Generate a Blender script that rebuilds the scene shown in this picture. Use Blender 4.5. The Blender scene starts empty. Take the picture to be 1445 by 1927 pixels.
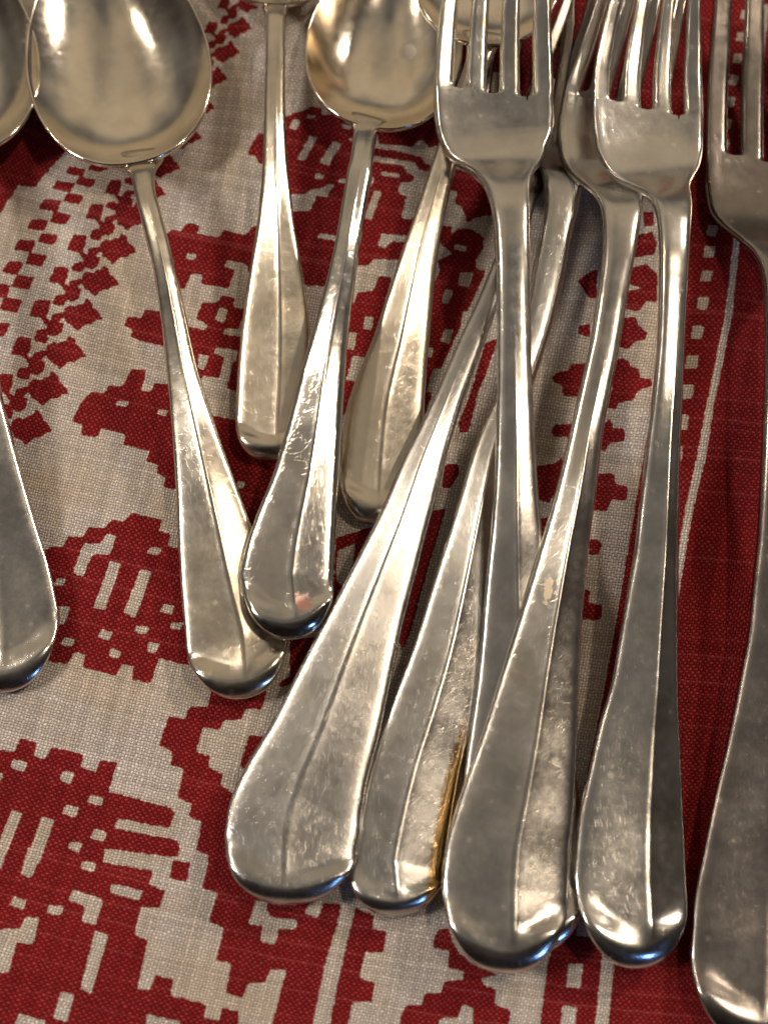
import bpy, math, random
import numpy as np
from mathutils import Vector
random.seed(7)
rng = np.random.default_rng(7)
D2R = math.radians
sc = bpy.context.scene

# ---------------------------------------------------------------- camera
TILT = D2R(20.0)
DIST = 0.241                       # camera to table centre, metres
FPX = 2509.0                       # focal length in photo pixels (photo 1445 x 1927)
CX, CY = 722.5, 963.5
CAM = np.array([0.0, -math.sin(TILT)*DIST, math.cos(TILT)*DIST])
cam_data = bpy.data.cameras.new('camera')
cam = bpy.data.objects.new('camera', cam_data)
sc.collection.objects.link(cam)
cam.location = CAM
cam.rotation_euler = (TILT, 0, 0)
cam_data.sensor_fit = 'VERTICAL'
cam_data.sensor_height = 24.0
cam_data.lens = 24.0*FPX/1927.0
cam_data.clip_start = 0.01
cam_data.clip_end = 50.0
cam_data.dof.use_dof = True
cam_data.dof.focus_distance = 0.238
cam_data.dof.aperture_fstop = cam_data.lens/3.2
sc.camera = cam

# ---------------------------------------------------------------- world: a dim warm room
world = bpy.data.worlds.new('World')
sc.world = world
world.use_nodes = True
wn = world.node_tree
wn.nodes.clear()
w_out = wn.nodes.new('ShaderNodeOutputWorld')
w_bg = wn.nodes.new('ShaderNodeBackground')
w_tc = wn.nodes.new('ShaderNodeTexCoord')
w_no = wn.nodes.new('ShaderNodeTexNoise')          # furniture, shelves and wall shades of the room
w_no.inputs['Scale'].default_value = 2.0
w_no.inputs['Detail'].default_value = 1.5
w_sx = wn.nodes.new('ShaderNodeSeparateXYZ')
w_ad = wn.nodes.new('ShaderNodeMath'); w_ad.operation = 'MULTIPLY_ADD'
w_ad.inputs[1].default_value = 0.5
w_rp = wn.nodes.new('ShaderNodeValToRGB')
e_ = w_rp.color_ramp.elements
e_.new(0.5); e_.new(0.7)
for k_, (p_, c_) in enumerate([(0.45, (0.012, 0.009, 0.008, 1)), (0.80, (0.055, 0.045, 0.038, 1)), (1.00, (0.16, 0.146, 0.130, 1)), (1.25, (0.50, 0.405, 0.29, 1))]):
    e_[k_].position = p_/1.25; e_[k_].color = c_
wn.links.new(w_tc.outputs['Generated'], w_no.inputs['Vector'])
wn.links.new(w_tc.outputs['Generated'], w_sx.inputs[0])
w_yz = wn.nodes.new('ShaderNodeMath'); w_yz.operation = 'ADD'      # the lit end of the room lies behind the table
wn.links.new(w_sx.outputs['Z'], w_yz.inputs[0]); wn.links.new(w_sx.outputs['Y'], w_yz.inputs[1])
wn.links.new(w_yz.outputs[0], w_ad.inputs[0])
wn.links.new(w_no.outputs['Fac'], w_ad.inputs[2])
w_dv = wn.nodes.new('ShaderNodeMath'); w_dv.operation = 'DIVIDE'; w_dv.inputs[1].default_value = 1.25
wn.links.new(w_ad.outputs[0], w_dv.inputs[0]); wn.links.new(w_dv.outputs[0], w_rp.inputs['Fac'])
wn.links.new(w_rp.outputs['Color'], w_bg.inputs['Color'])
wn.links.new(w_bg.outputs['Background'], w_out.inputs['Surface'])
w_bg.inputs['Strength'].default_value = 1.0

sc.view_settings.view_transform = 'Standard'
sc.view_settings.look = 'None'
sc.view_settings.exposure = -0.13
sc.view_settings.gamma = 1.0

# ---------------------------------------------------------------- lamps (room lamps, an added fill and a window)
def area(name, loc, size, power, color, size_y=None):
    l = bpy.data.lights.new(name, 'AREA')
    l.energy = power
    l.color = color
    if size_y:
        l.shape = 'RECTANGLE'; l.size = size; l.size_y = size_y
    else:
        l.shape = 'DISK'; l.size = size
    o = bpy.data.objects.new(name, l)
    sc.collection.objects.link(o)
    o.location = loc
    o.rotation_euler = (-Vector(loc)).to_track_quat('-Z', 'Y').to_euler()
    return o
area('right_lamp', (0.50, 0.12, 1.12), 0.06, 3.3, (1.0, 0.82, 0.62))
area('left_lamp', (-0.78, 0.50, 1.10), 0.08, 3.0, (1.0, 0.85, 0.68))
area('back_lamp', (0.95, 0.75, 0.85), 0.14, 8.5, (1.0, 0.85, 0.70))
area('side_fill', (-0.56, -0.08, 0.50), 0.13, 2.9, (1.0, 0.91, 0.82))  # unseen fill, added to light the cloth without glare on the silver
area('window_light', (0.75, -1.05, 0.55), 0.09, 1.9, (0.20, 0.43, 1.0), 0.14)

# ---------------------------------------------------------------- pixel -> world
ct, st = math.cos(TILT), math.sin(TILT)
def unproj(x, y, z):
    """photo pixel and height above the table (m) -> world point"""
    x = np.asarray(x, float); y = np.asarray(y, float); z = np.asarray(z, float)
    dx = (x-CX)/FPX; dy = -(y-CY)/FPX; dz = -np.ones_like(dx)
    wx = dx; wy = dy*ct - dz*st; wz = dy*st + dz*ct
    t = (z-CAM[2])/wz
    return np.stack([CAM[0]+wx*t, CAM[1]+wy*t, z+0*t], -1)
def proj(P):
    d = P-CAM
    cx = d[..., 0]; cy = d[..., 1]*ct + d[..., 2]*st; cz = -d[..., 1]*st + d[..., 2]*ct
    return CX + cx/-cz*FPX, CY - cy/-cz*FPX
def depth(P):
    d = P-CAM
    return -(-d[..., 1]*st + d[..., 2]*ct)

# ---------------------------------------------------------------- materials
def nodes(m):
    m.use_nodes = True
    nt = m.node_tree
    nt.nodes.clear()
    return nt
def N(nt, t, **kw):
    n = nt.nodes.new(t)
    for k, v in kw.items():
        if k.startswith('i_'):
            n.inputs[k[2:].replace('_', ' ')].default_value = v
        else:
            setattr(n, k, v)
    return n
def M(nt, op, a, b=None, c=None, clamp=False):
    n = nt.nodes.new('ShaderNodeMath'); n.operation = op; n.use_clamp = clamp
    for i, v in enumerate((a, b, c)):
        if v is None: continue
        if isinstance(v, (int, float)): n.inputs[i].default_value = v
        else: nt.links.new(v, n.inputs[i])
    return n.outputs[0]
def RAMP(nt, fac, stops, interp='LINEAR'):
    n = nt.nodes.new('ShaderNodeValToRGB')
    n.color_ramp.interpolation = interp
    e = n.color_ramp.elements
    while len(e) < len(stops): e.new(0.5)
    for k, (p, c) in enumerate(stops):
        e[k].position = p
        e[k].color = c if len(c) == 4 else (*c, 1)
    nt.links.new(fac, n.inputs['Fac'])
    return n.outputs['Color']
def MIX(nt, fac, a, b, mode='MIX'):
    n = nt.nodes.new('ShaderNodeMix'); n.data_type = 'RGBA'; n.blend_type = mode
    for sock, v in ((n.inputs[0], fac), (n.inputs[6], a), (n.inputs[7], b)):
        if isinstance(v, (int, float)): sock.default_value = v
        elif isinstance(v, tuple): sock.default_value = (*v, 1) if len(v) == 3 else v
        else: nt.links.new(v, sock)
    return n.outputs[2]
def g(v): return (v, v, v, 1)

def silver(name, tint=(0.66, 0.635, 0.59), rough=0.205, stain=0.0, wear=0.27, wear2=1.0):  # stain=3 paints in a gold reflection
    m = bpy.data.materials.new(name)
    nt = nodes(m)
    out = N(nt, 'ShaderNodeOutputMaterial')
    bs = N(nt, 'ShaderNodeBsdfPrincipled')
    nt.links.new(bs.outputs[0], out.inputs[0])
    bs.inputs['Metallic'].default_value = 1.0
    uv = N(nt, 'ShaderNodeUVMap', uv_map='mm')
    V = uv.outputs[0]
    def mapped(sx, sy, rot=0.0):
        n0_ = N(nt, 'ShaderNodeMapping')
        n0_.inputs['Rotation'].default_value = (0, 0, rot)
        nt.links.new(V, n0_.inputs['Vector'])
        n = N(nt, 'ShaderNodeMapping')
        n.inputs['Scale'].default_value = (sx, sy, 1)
        nt.links.new(n0_.outputs[0], n.inputs['Vector'])
        return n.outputs[0]
    def noise(vec, s, d=3.0, r=0.55):
        n = N(nt, 'ShaderNodeTexNoise', noise_dimensions='2D')
        n.inputs['Scale'].default_value = s
        n.inputs['Detail'].default_value = d
        n.inputs['Roughness'].default_value = r
        nt.links.new(vec, n.inputs['Vector'])
        return n.outputs['Fac']
    big = noise(V, 0.16, 4.0, 0.6)          # cloudy tarnish, several mm
    mid = noise(V, 0.7, 4.0, 0.65)
    fine = noise(V, 5.0, 3.0, 0.7)          # satin grain
    # dried water spots
    vo = N(nt, 'ShaderNodeTexVoronoi', voronoi_dimensions='2D', feature='F1')
    vo.inputs['Scale'].default_value = 0.33
    nt.links.new(V, vo.inputs['Vector'])
    sep = N(nt, 'ShaderNodeSeparateColor')
    nt.links.new(vo.outputs['Color'], sep.inputs[0])
    rad = M(nt, 'MULTIPLY_ADD', sep.outputs[0], 0.34, -0.10)
    dist = M(nt, 'MULTIPLY_ADD', M(nt, 'SUBTRACT', mid, 0.5), 0.25, vo.outputs['Distance'])
    spot = M(nt, 'MULTIPLY', M(nt, 'SUBTRACT', rad, dist), 7.0, clamp=True)
    spot = M(nt, 'MULTIPLY', spot, M(nt, 'GREATER_THAN', sep.outputs[1], 0.60))
    # hair scratches in several directions
    scr = None
    for k, (rot, s, lo) in enumerate(((0.25, 1.5, .72), (1.25, 1.3, .72), (-0.6, 1.2, .72), (2.2, 1.6, .73), (0.05, 1.0, .72))):
        v = mapped(8.5*s, 0.36, rot)
        f = noise(v, 1.0, 1.0, 0.4)
        f = M(nt, 'MULTIPLY', M(nt, 'SUBTRACT', f, lo), 14.0, clamp=True)
        scr = f if scr is None else M(nt, 'MAXIMUM', scr, f)
    # nicks and pits that glint
    vp = N(nt, 'ShaderNodeTexVoronoi', voronoi_dimensions='2D', feature='F1')
    vp.inputs['Scale'].default_value = 1.5
    nt.links.new(mapped(1.0, 0.6, 0.5), vp.inputs['Vector'])
    sp2 = N(nt, 'ShaderNodeSeparateColor')
    nt.links.new(vp.outputs['Color'], sp2.inputs[0])
    pit = M(nt, 'MULTIPLY', M(nt, 'SUBTRACT', M(nt, 'MULTIPLY', sp2.outputs[0], 0.15), vp.outputs['Distance']), 14.0, clamp=True)
    pit = M(nt, 'MULTIPLY', pit, M(nt, 'GREATER_THAN', sp2.outputs[2], 0.55))
    # colour
    col = RAMP(nt, big, [(0.32, tuple(c*0.90 for c in tint)), (0.55, tint), (0.75, tuple(min(1, c*1.06) for c in tint))])
    col = MIX(nt, M(nt, 'MULTIPLY', spot, 0.14), col, (0.80, 0.77, 0.72))
    yel = M(nt, 'MULTIPLY', M(nt, 'SUBTRACT', noise(V, 0.09, 2.0), 0.52), 3.0, clamp=True)
    col = MIX(nt, M(nt, 'MULTIPLY', yel, 0.35), col, (tint[0], tint[1]*0.90, tint[2]*0.70))
    if stain:  # local marks; the gold strip among them is a painted reflection
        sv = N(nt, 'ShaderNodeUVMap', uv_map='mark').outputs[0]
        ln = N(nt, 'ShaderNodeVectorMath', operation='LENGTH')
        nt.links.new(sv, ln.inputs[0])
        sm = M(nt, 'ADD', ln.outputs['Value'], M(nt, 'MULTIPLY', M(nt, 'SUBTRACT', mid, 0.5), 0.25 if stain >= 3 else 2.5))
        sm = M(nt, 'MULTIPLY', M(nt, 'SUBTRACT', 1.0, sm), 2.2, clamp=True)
        col = MIX(nt, M(nt, 'MULTIPLY', sm, {1: 0.42, 2: 0.6, 3: 0.85, 4: 0.6}[stain]), col, {1: (0.62, 0.42, 0.12), 2: (0.62, 0.16, 0.10), 3: (0.60, 0.36, 0.10), 4: (0.26, 0.24, 0.23)}[stain])  # 3: painted gold reflection
    nt.links.new(col, bs.inputs['Base Color'])
    # roughness
    r = M(nt, 'MULTIPLY_ADD', M(nt, 'SUBTRACT', mid, 0.5), 0.10, rough)
    r = M(nt, 'MULTIPLY_ADD', M(nt, 'SUBTRACT', big, 0.5), 0.12, r)
    r = M(nt, 'MULTIPLY_ADD', spot, 0.07, r)
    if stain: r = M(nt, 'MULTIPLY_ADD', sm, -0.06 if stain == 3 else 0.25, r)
    r = M(nt, 'MAXIMUM', r, 0.09)
    nt.links.new(r, bs.inputs['Roughness'])
    # relief
    patch = M(nt, 'MULTIPLY_ADD', M(nt, 'SUBTRACT', noise(V, 0.11, 2.0), 0.42), 5.0, 0.2, clamp=True)
    grain = noise(V, 2.0, 2.0, 0.6)
    h = M(nt, 'MULTIPLY', fine, 0.0022)
    h = M(nt, 'MULTIPLY_ADD', M(nt, 'MULTIPLY', grain, patch), 0.0045*wear2, h)
    h = M(nt, 'MULTIPLY_ADD', mid, 0.0028, h)
    h = M(nt, 'MULTIPLY_ADD', big, 0.008, h)
    h = M(nt, 'MULTIPLY_ADD', scr, -0.006*wear, h)
    h = M(nt, 'MULTIPLY_ADD', pit, -0.012*wear, h)
    b = N(nt, 'ShaderNodeBump')
    b.inputs['Strength'].default_value = 1.0
    b.inputs['Distance'].default_value = 0.001
    nt.links.new(h, b.inputs['Height'])
    nt.links.new(b.outputs[0], bs.inputs['Normal'])
    return m
MAT = silver('worn_silver')
MAT_DULL = silver('dull_silver', tint=(0.53, 0.515, 0.49), rough=0.25, wear=0.5, wear2=1.7)
MAT_WARM = silver('warm_silver', tint=(0.70, 0.635, 0.53), rough=0.20)
MAT_YEL = silver('stained_silver', tint=(0.64, 0.61, 0.56), rough=0.20, stain=1)
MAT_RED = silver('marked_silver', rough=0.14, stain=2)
MAT_GOLD_REFL = silver('silver_painted_gold_reflection', tint=(0.55, 0.535, 0.505), rough=0.23, wear=0.5, wear2=1.5, stain=3)  # gold strip painted in for a warm reflection along the handle edge
MAT_SPOT = silver('bowl_silver_with_spot', tint=(0.84, 0.765, 0.645), rough=0.13, wear=0.10, wear2=0.15, stain=4)
MAT_BOWL = silver('bowl_silver', tint=(0.84, 0.765, 0.645), rough=0.13, wear=0.10, wear2=0.15)
MAT_DARK_REFL = silver('silver_dark_reflection_tint', tint=(0.38, 0.345, 0.32), rough=0.22)  # tint darkened to stand in for the dark surroundings this handle mirrors
MAT_SHADE = silver('silver_shade_tint', tint=(0.27, 0.24, 0.215), rough=0.22)  # shade and dark reflections on these fork heads put into the tint

# ---------------------------------------------------------------- helpers
def prop(o, **kw):
    for k, v in kw.items(): o[k] = v
def pchip(x, y, xq):
    x = np.asarray(x, float); y = np.asarray(y, float)
    h = np.diff(x); d = np.diff(y)/h
    m = np.zeros_like(y)
    m[1:-1] = np.where(d[:-1]*d[1:] > 0, 0, 0)
    for i in range(1, len(y)-1):
        if d[i-1]*d[i] > 0:
            w1 = 2*h[i]+h[i-1]; w2 = h[i]+2*h[i-1]
            m[i] = (w1+w2)/(w1/d[i-1]+w2/d[i])
    m[0] = d[0]; m[-1] = d[-1]
    i = np.clip(np.searchsorted(x, xq)-1, 0, len(x)-2)
    t = (xq-x[i])/h[i]
    return ((1+2*t)*(1-t)**2*y[i] + t*(1-t)**2*h[i]*m[i] + t*t*(3-2*t)*y[i+1] + t*t*(t-1)*h[i]*m[i+1])
def smooth(a, b, x):
    t = np.clip((x-a)/(b-a), 0, 1)
    return t*t*(3-2*t)

def weld_normals(P, quads):
    key = np.round(P*2e7).astype(np.int64)
    _, inv = np.unique(key, axis=0, return_inverse=True)
    inv = inv.reshape(-1)
    n = np.zeros((inv.max()+1, 3))
    q = np.asarray(quads)
    a, b, c, d = (P[q[:, k]] for k in range(4))
    fn = np.cross(c-a, d-b)
    for k in range(4): np.add.at(n, inv[q[:, k]], fn)
    l = np.linalg.norm(n, axis=1, keepdims=True); l[l == 0] = 1
    return (n/l)[inv]

def emit(name, P, NRM, UV, quads, mat, parent, mark=None):
    """link one mesh object made of the given faces of the shared vertex pool"""
    q = np.asarray(quads)
    used, inv = np.unique(q.reshape(-1), return_inverse=True)
    faces = inv.reshape(q.shape)
    fl = []
    for f in faces:
        r = [int(f[0])]
        for k in f[1:]:
            if int(k) not in r: r.append(int(k))
        if len(r) >= 3: fl.append(r)
    base = np.array(parent.location)
    me = bpy.data.meshes.new(name)
    me.from_pydata([tuple(p) for p in (P[used]-base)], [], fl)
    me.update()
    me.polygons.foreach_set('use_smooth', [True]*len(me.polygons))
    vi = np.empty(len(me.loops), np.int32)
    me.loops.foreach_get('vertex_index', vi)
    l = me.uv_layers.new(name='mm')
    l.data.foreach_set('uv', UV[used][vi].astype(np.float32).ravel())
    if mark is not None:
        l2 = me.uv_layers.new(name='mark')
        l2.data.foreach_set('uv', mark[used][vi].astype(np.float32).ravel())
    me.normals_split_custom_set_from_vertices([tuple(v) for v in NRM[used]])
    me.materials.append(mat)
    o = bpy.data.objects.new(name, me)
    sc.collection.objects.link(o)
    o.parent = parent
    return o

def root(name, px, py, label, category, group=None):
    e = bpy.data.objects.new(name, None)
    e.empty_display_size = 0.01
    sc.collection.objects.link(e)
    p = unproj(px, py, 0.0)
    e.location = tuple(float(v) for v in p)
    prop(e, label=label, category=category)
    if group: e['group'] = group
    return e

def centreline(S, rows):
    """S rows: (y, xL, xR, z_mm, thick_mm). Returns per-row centre, side vector, half width, thickness, arclength"""
    S = np.array([s[:5] for s in S], float)
    y = S[:, 0]; cx = (S[:, 1]+S[:, 2])/2; w = S[:, 2]-S[:, 1]
    par = np.linspace(y[0], y[-1], rows) if isinstance(rows, int) else rows
    o = 1 if y[-1] > y[0] else -1
    X = pchip(y*o, cx, par*o); W = pchip(y*o, w, par*o); Z = pchip(y*o, S[:, 3], par*o)/1000; T = pchip(y*o, S[:, 4], par*o)/1000
    C = unproj(X, par, Z)
    slope = np.gradient(X, par)
    ang = np.arctan(slope)
    Wp = W*np.cos(ang)
    hw = Wp/2/FPX*depth(C)
    tan = np.gradient(C, axis=0); tan[:, 2] = 0
    tan /= np.linalg.norm(tan, axis=1, keepdims=True)
    side = np.stack([-tan[:, 1], tan[:, 0], 0*tan[:, 0]], -1)*o    # pointing to the right of the picture
    # smooth directions a little
    for _ in range(3):
        side[1:-1] = (side[:-2]+side[1:-1]*2+side[2:])/4
    side /= np.linalg.norm(side, axis=1, keepdims=True)
    if side[len(side)//2, 0] < 0: side = -side
    arc = np.concatenate([[0], np.cumsum(np.linalg.norm(np.diff(C, axis=0), axis=1))])
    return dict(C=C, side=side, hw=hw, T=T, arc=arc, par=par)

def utensil(rt, S, tip, mat, ridge=0.5, rh=0.9, roll=0.0, lip=1.2, fork=None, seed=0, mark_px=None, mark_sz=(4, 6), mark_skew=0.0, square=0.90,
            tine_mat=None, facet=(62, 110), edge_n=(3.0, 9.0)):
    """S ordered from the far end (tine tips or bowl rim) to the widest station before the handle end;
    tip = (x, y, z_mm) of the handle end."""
    y0, y1 = S[0][0], S[-1][0]
    nrow = 150
    if fork:
        ycr = fork['y']
        par = np.unique(np.concatenate([np.linspace(y0, ycr-25, 26), np.linspace(ycr-25, ycr+8, 34), np.linspace(ycr+8, y1, nrow)]))
    else:
        par = np.linspace(y0, y1, nrow)
    L = centreline(S, par)
    C, side, hw, T, arc = L['C'], L['side'], L['hw'], L['T'], L['arc']
    n0 = len(par)
    # end cap
    dirn = unproj(tip[0], tip[1], tip[2]/1000) - C[-1]
    A = np.linalg.norm(dirn[:2])
    q = np.linspace(0, 1, 46)[1:]
    qq = np.sin(q*math.pi/2)
    capC = C[-1]+np.outer(qq, dirn)
    m0 = (C[-1, 2]-C[-4, 2])/max(1e-9, np.linalg.norm(C[-1, :2]-C[-4, :2]))*A
    capC[:, 2] = C[-1, 2]+m0*(qq-2*qq**2+qq**3)+dirn[2]*(3*qq**2-2*qq**3)
    # keep tangent continuity of the outline
    capw = hw[-1]*np.cos(q*math.pi/2)**square
    s_end = side[-1]; t_end = dirn.copy(); t_end[2] = 0; t_end /= np.linalg.norm(t_end)
    perp = np.array([-t_end[1], t_end[0], 0]);
    if perp[0] < 0: perp = -perp
    k = smooth(0, .5, q)[:, None]
    capS = (1-k)*s_end+k*perp
    capS /= np.linalg.norm(capS, axis=1, keepdims=True)
    C = np.vstack([C, capC]); side = np.vstack([side, capS])
    hw = np.concatenate([hw, capw]); T = np.concatenate([T, np.full(len(q), T[-1])])
    a = np.concatenate([np.zeros(n0), qq])
    arc = np.concatenate([arc, arc[-1]+qq*A])
    R = len(C)
    total = arc[-1]
    dist = (total-arc)*1000                     # mm from the handle end
    e = 1-smooth(facet[0], facet[1], dist)      # 1 on the broad end, 0 on the stem
    # columns: four strips of K samples
    K = 11
    u = np.linspace(-1, 1, K)
    strips = []
    P_top = np.zeros((R, 4, K, 3)); P_bot = np.zeros((R, 4, K, 3)); UVt = np.zeros((R, 4, K, 2))
    ylist = np.concatenate([par, np.full(len(q), 1e9)])
    if fork:
        d_cr = np.interp(fork['y'], par, arc[:n0])-arc[:]     # distance beyond the crotch towards the tips (m)
        d_cr = np.where(ylist < 1e8, d_cr, -1)
        r_s = fork['slot']/2/1000
        slm = fork.get('slant', 0.9)/1000
        dj = np.stack([d_cr+(j-1)*slm for j in range(3)])
        dj = np.where(ylist < 1e8, dj, -1)
        op = np.clip(dj/(1.3*r_s), 0, 1)
        swj = r_s*np.sqrt(1-(1-op)**2)
        opj = smooth(0, 0.0009, dj)
        sw = swj.max(0)
        tl = arc[int(np.argmin(abs(ylist-fork['y'])))]
        tipf = 1-np.clip(arc/0.012, 0, 1)                      # taper the last 12 mm of the tines
        openf = smooth(0, 0.0008, d_cr)
    else:
        sw = np.zeros(R); openf = np.zeros(R); tipf = np.zeros(R); d_cr = -np.ones(R)
    n_exp = edge_n[0]+(edge_n[1]-edge_n[0])*e
    if fork:
        platef = 1-smooth(0, 1, (ylist-fork['y_shoulder'][0])/(fork['y_shoulder'][1]-fork['y_shoulder'][0]))
        platef = np.where(ylist < 1e8, platef, 0)
        n_exp = n_exp*(1-platef)+10*platef
    else:
        platef = np.zeros(R)
    cr = (ridge-0.5)*2
    tanr = math.tan(D2R(roll))
    for r in range(R):
        if fork:
            tw = (2*hw[r]-6*r_s)/4
            bnd = [-hw[r]]+[-hw[r]+(j+1)*tw+(2*j+1)*r_s for j in range(3)]+[hw[r]]
        for i in range(4):
            of = 0
            if fork:
                le = bnd[i]+(swj[i-1, r] if i > 0 else 0); ri = bnd[i+1]-(swj[i, r] if i < 3 else 0)
                mid_, hf_ = (le+ri)/2, (ri-le)/2*(1-0.75*tipf[r])
                Xs = mid_+u*hf_
                po = smooth(0.5, 0.95, platef[r])
                ol = opj[i-1, r] if i > 0 else po; orr = opj[i, r] if i < 3 else po
                of = np.where(u < 0, ol, orr)
            if fork and (sw[r] > 0 or platef[r] > 0.5):
                X = Xs; s = X/hw[r]
            else:
                s0 = (-1+i*0.5)+(u+1)/4
                s = np.sign(s0)*(1-(1-np.abs(s0))**1.35*1.0)
                s = np.where(s <= 0, -1+(s+1)*(1+cr), 1-(1-s)*(1-cr)) if cr != 0 else s
                if fork and platef[r] > 0:
                    s = s*(1-platef[r]*2)+Xs/hw[r]*platef[r]*2
                X = s*hw[r]
            rho = np.sqrt(np.clip(s*s*(np.cos(math.asin(min(1, a[r])))**2 if a[r] > 0 else 1)+a[r]**2, 0, 1)) if a[r] > 0 else np.abs(s)
            n = n_exp[r]
            gl = np.clip(1-rho**n, 0, 1)**(1/min(n, 3.2))
            if fork and np.any(of > 0):
                lo = np.clip(1-np.abs(u)**5, 0, 1)**(1/2.6)
                hfac = gl*(1-of)+lo*of
            else:
                hfac = gl
            t = T[r]*(1-0.5*tipf[r])
            # ridge down the middle of the broad end
            x = np.where(s <= cr, (cr-s)/(1+cr), (s-cr)/(1-cr))
            fade = 1-smooth(0.46, 0.78, a[r]+0*rho)
            rid = (rh*np.clip(1-x, 0, 1)**1.12+0.06*np.exp(-(x/0.07)**2))/1000*e[r]*fade*smooth(0, 0.06, 1-rho)
            lw = smooth(0.10, 0.55, a[r])
            rr = np.sqrt(np.clip(a[r]**2+0.55*s*s*(1-a[r]**2), 0, 1))
            lipz = lip/1000*lw*(smooth(0.46, 0.78, rr)-1.35*(np.clip(rr-0.74, 0, 1)/0.26)**2)
            n = n*(1-smooth(0, .5, a[r]))+3.2*smooth(0, .5, a[r])
            gl = np.clip(1-rho**n, 0, 1)**(1/min(n, 3.2))
            if not (fork and np.any(of > 0)): hfac = gl
            dish = -platef[r]*0.0011*(1-s*s)*smooth(-0.03, 0.0, d_cr[r]-0.004 if fork else -1)
            droll = X*tanr*(1-platef[r]*0.4)
            top = t/2*hfac+rid+lipz+dish+droll
            bot = -t/2*hfac+lipz*0.9+dish*0.6+droll
            base = C[r]+np.outer(X, side[r])
            P_top[r, i] = base; P_top[r, i, :, 2] += top
            P_bot[r, i] = base; P_bot[r, i, :, 2] += bot
            UVt[r, i, :, 0] = X*1000; UVt[r, i, :, 1] = arc[r]*1000
    off = np.array([seed*37.3, seed*91.7])
    Pn = R*4*K
    P = np.concatenate([P_top.reshape(-1, 3), P_bot.reshape(-1, 3)])
    UV = np.concatenate([UVt.reshape(-1, 2)+off, UVt.reshape(-1, 2)+off+500])
    idx = lambda r, i, c, b: b*Pn+(r*4+i)*K+c
    Q_handle, Q_head, Q_t = [], [], [[], [], [], []]
    for r in range(R-1):
        for i in range(4):
            for c in range(K-1):
                top = (idx(r, i, c, 0), idx(r, i, c+1, 0), idx(r+1, i, c+1, 0), idx(r+1, i, c, 0))
                bot = (idx(r, i, c, 1), idx(r+1, i, c, 1), idx(r+1, i, c+1, 1), idx(r, i, c+1, 1))
                if fork and d_cr[r] > 0.0006: Q_t[i] += [top, bot]
                elif fork and ylist[r] < fork['y_shoulder'][0]+(fork['y_shoulder'][1]-fork['y_shoulder'][0])*0.55: Q_head += [top, bot]
                else: Q_handle += [top, bot]
    # close the far end of each strip
    for i in range(4):
        for c in range(K-1):
            f = (idx(0, i, c, 0), idx(0, i, c, 1), idx(0, i, c+1, 1), idx(0, i, c+1, 0))
            (Q_t[i] if fork else Q_handle).append(f)
    allq = Q_handle+Q_head+sum(Q_t, [])
    NRM = weld_normals(P, allq)
    # orientation: the top must face up
    flip = NRM[idx(R//2, 1, K//2, 0)][2] < 0
    if flip:
        NRM = -NRM
        Q_handle = [f[::-1] for f in Q_handle]; Q_head = [f[::-1] for f in Q_head]; Q_t = [[f[::-1] for f in t] for t in Q_t]
    mark = None
    if mark_px is not None:
        px, py = proj(P)
        mark = np.stack([(px-mark_px[0]-(py-mark_px[1])*mark_skew)/mark_sz[0], (py-mark_px[1])/mark_sz[1]], -1)
    emit('handle', P, NRM, UV, Q_handle, mat, rt, mark)
    if fork:
        emit('head', P, NRM, UV, Q_head, tine_mat or mat, rt, mark)
        for i in range(4):
            emit('tine', P, NRM, UV, Q_t[i], tine_mat or mat, rt, mark)

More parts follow.
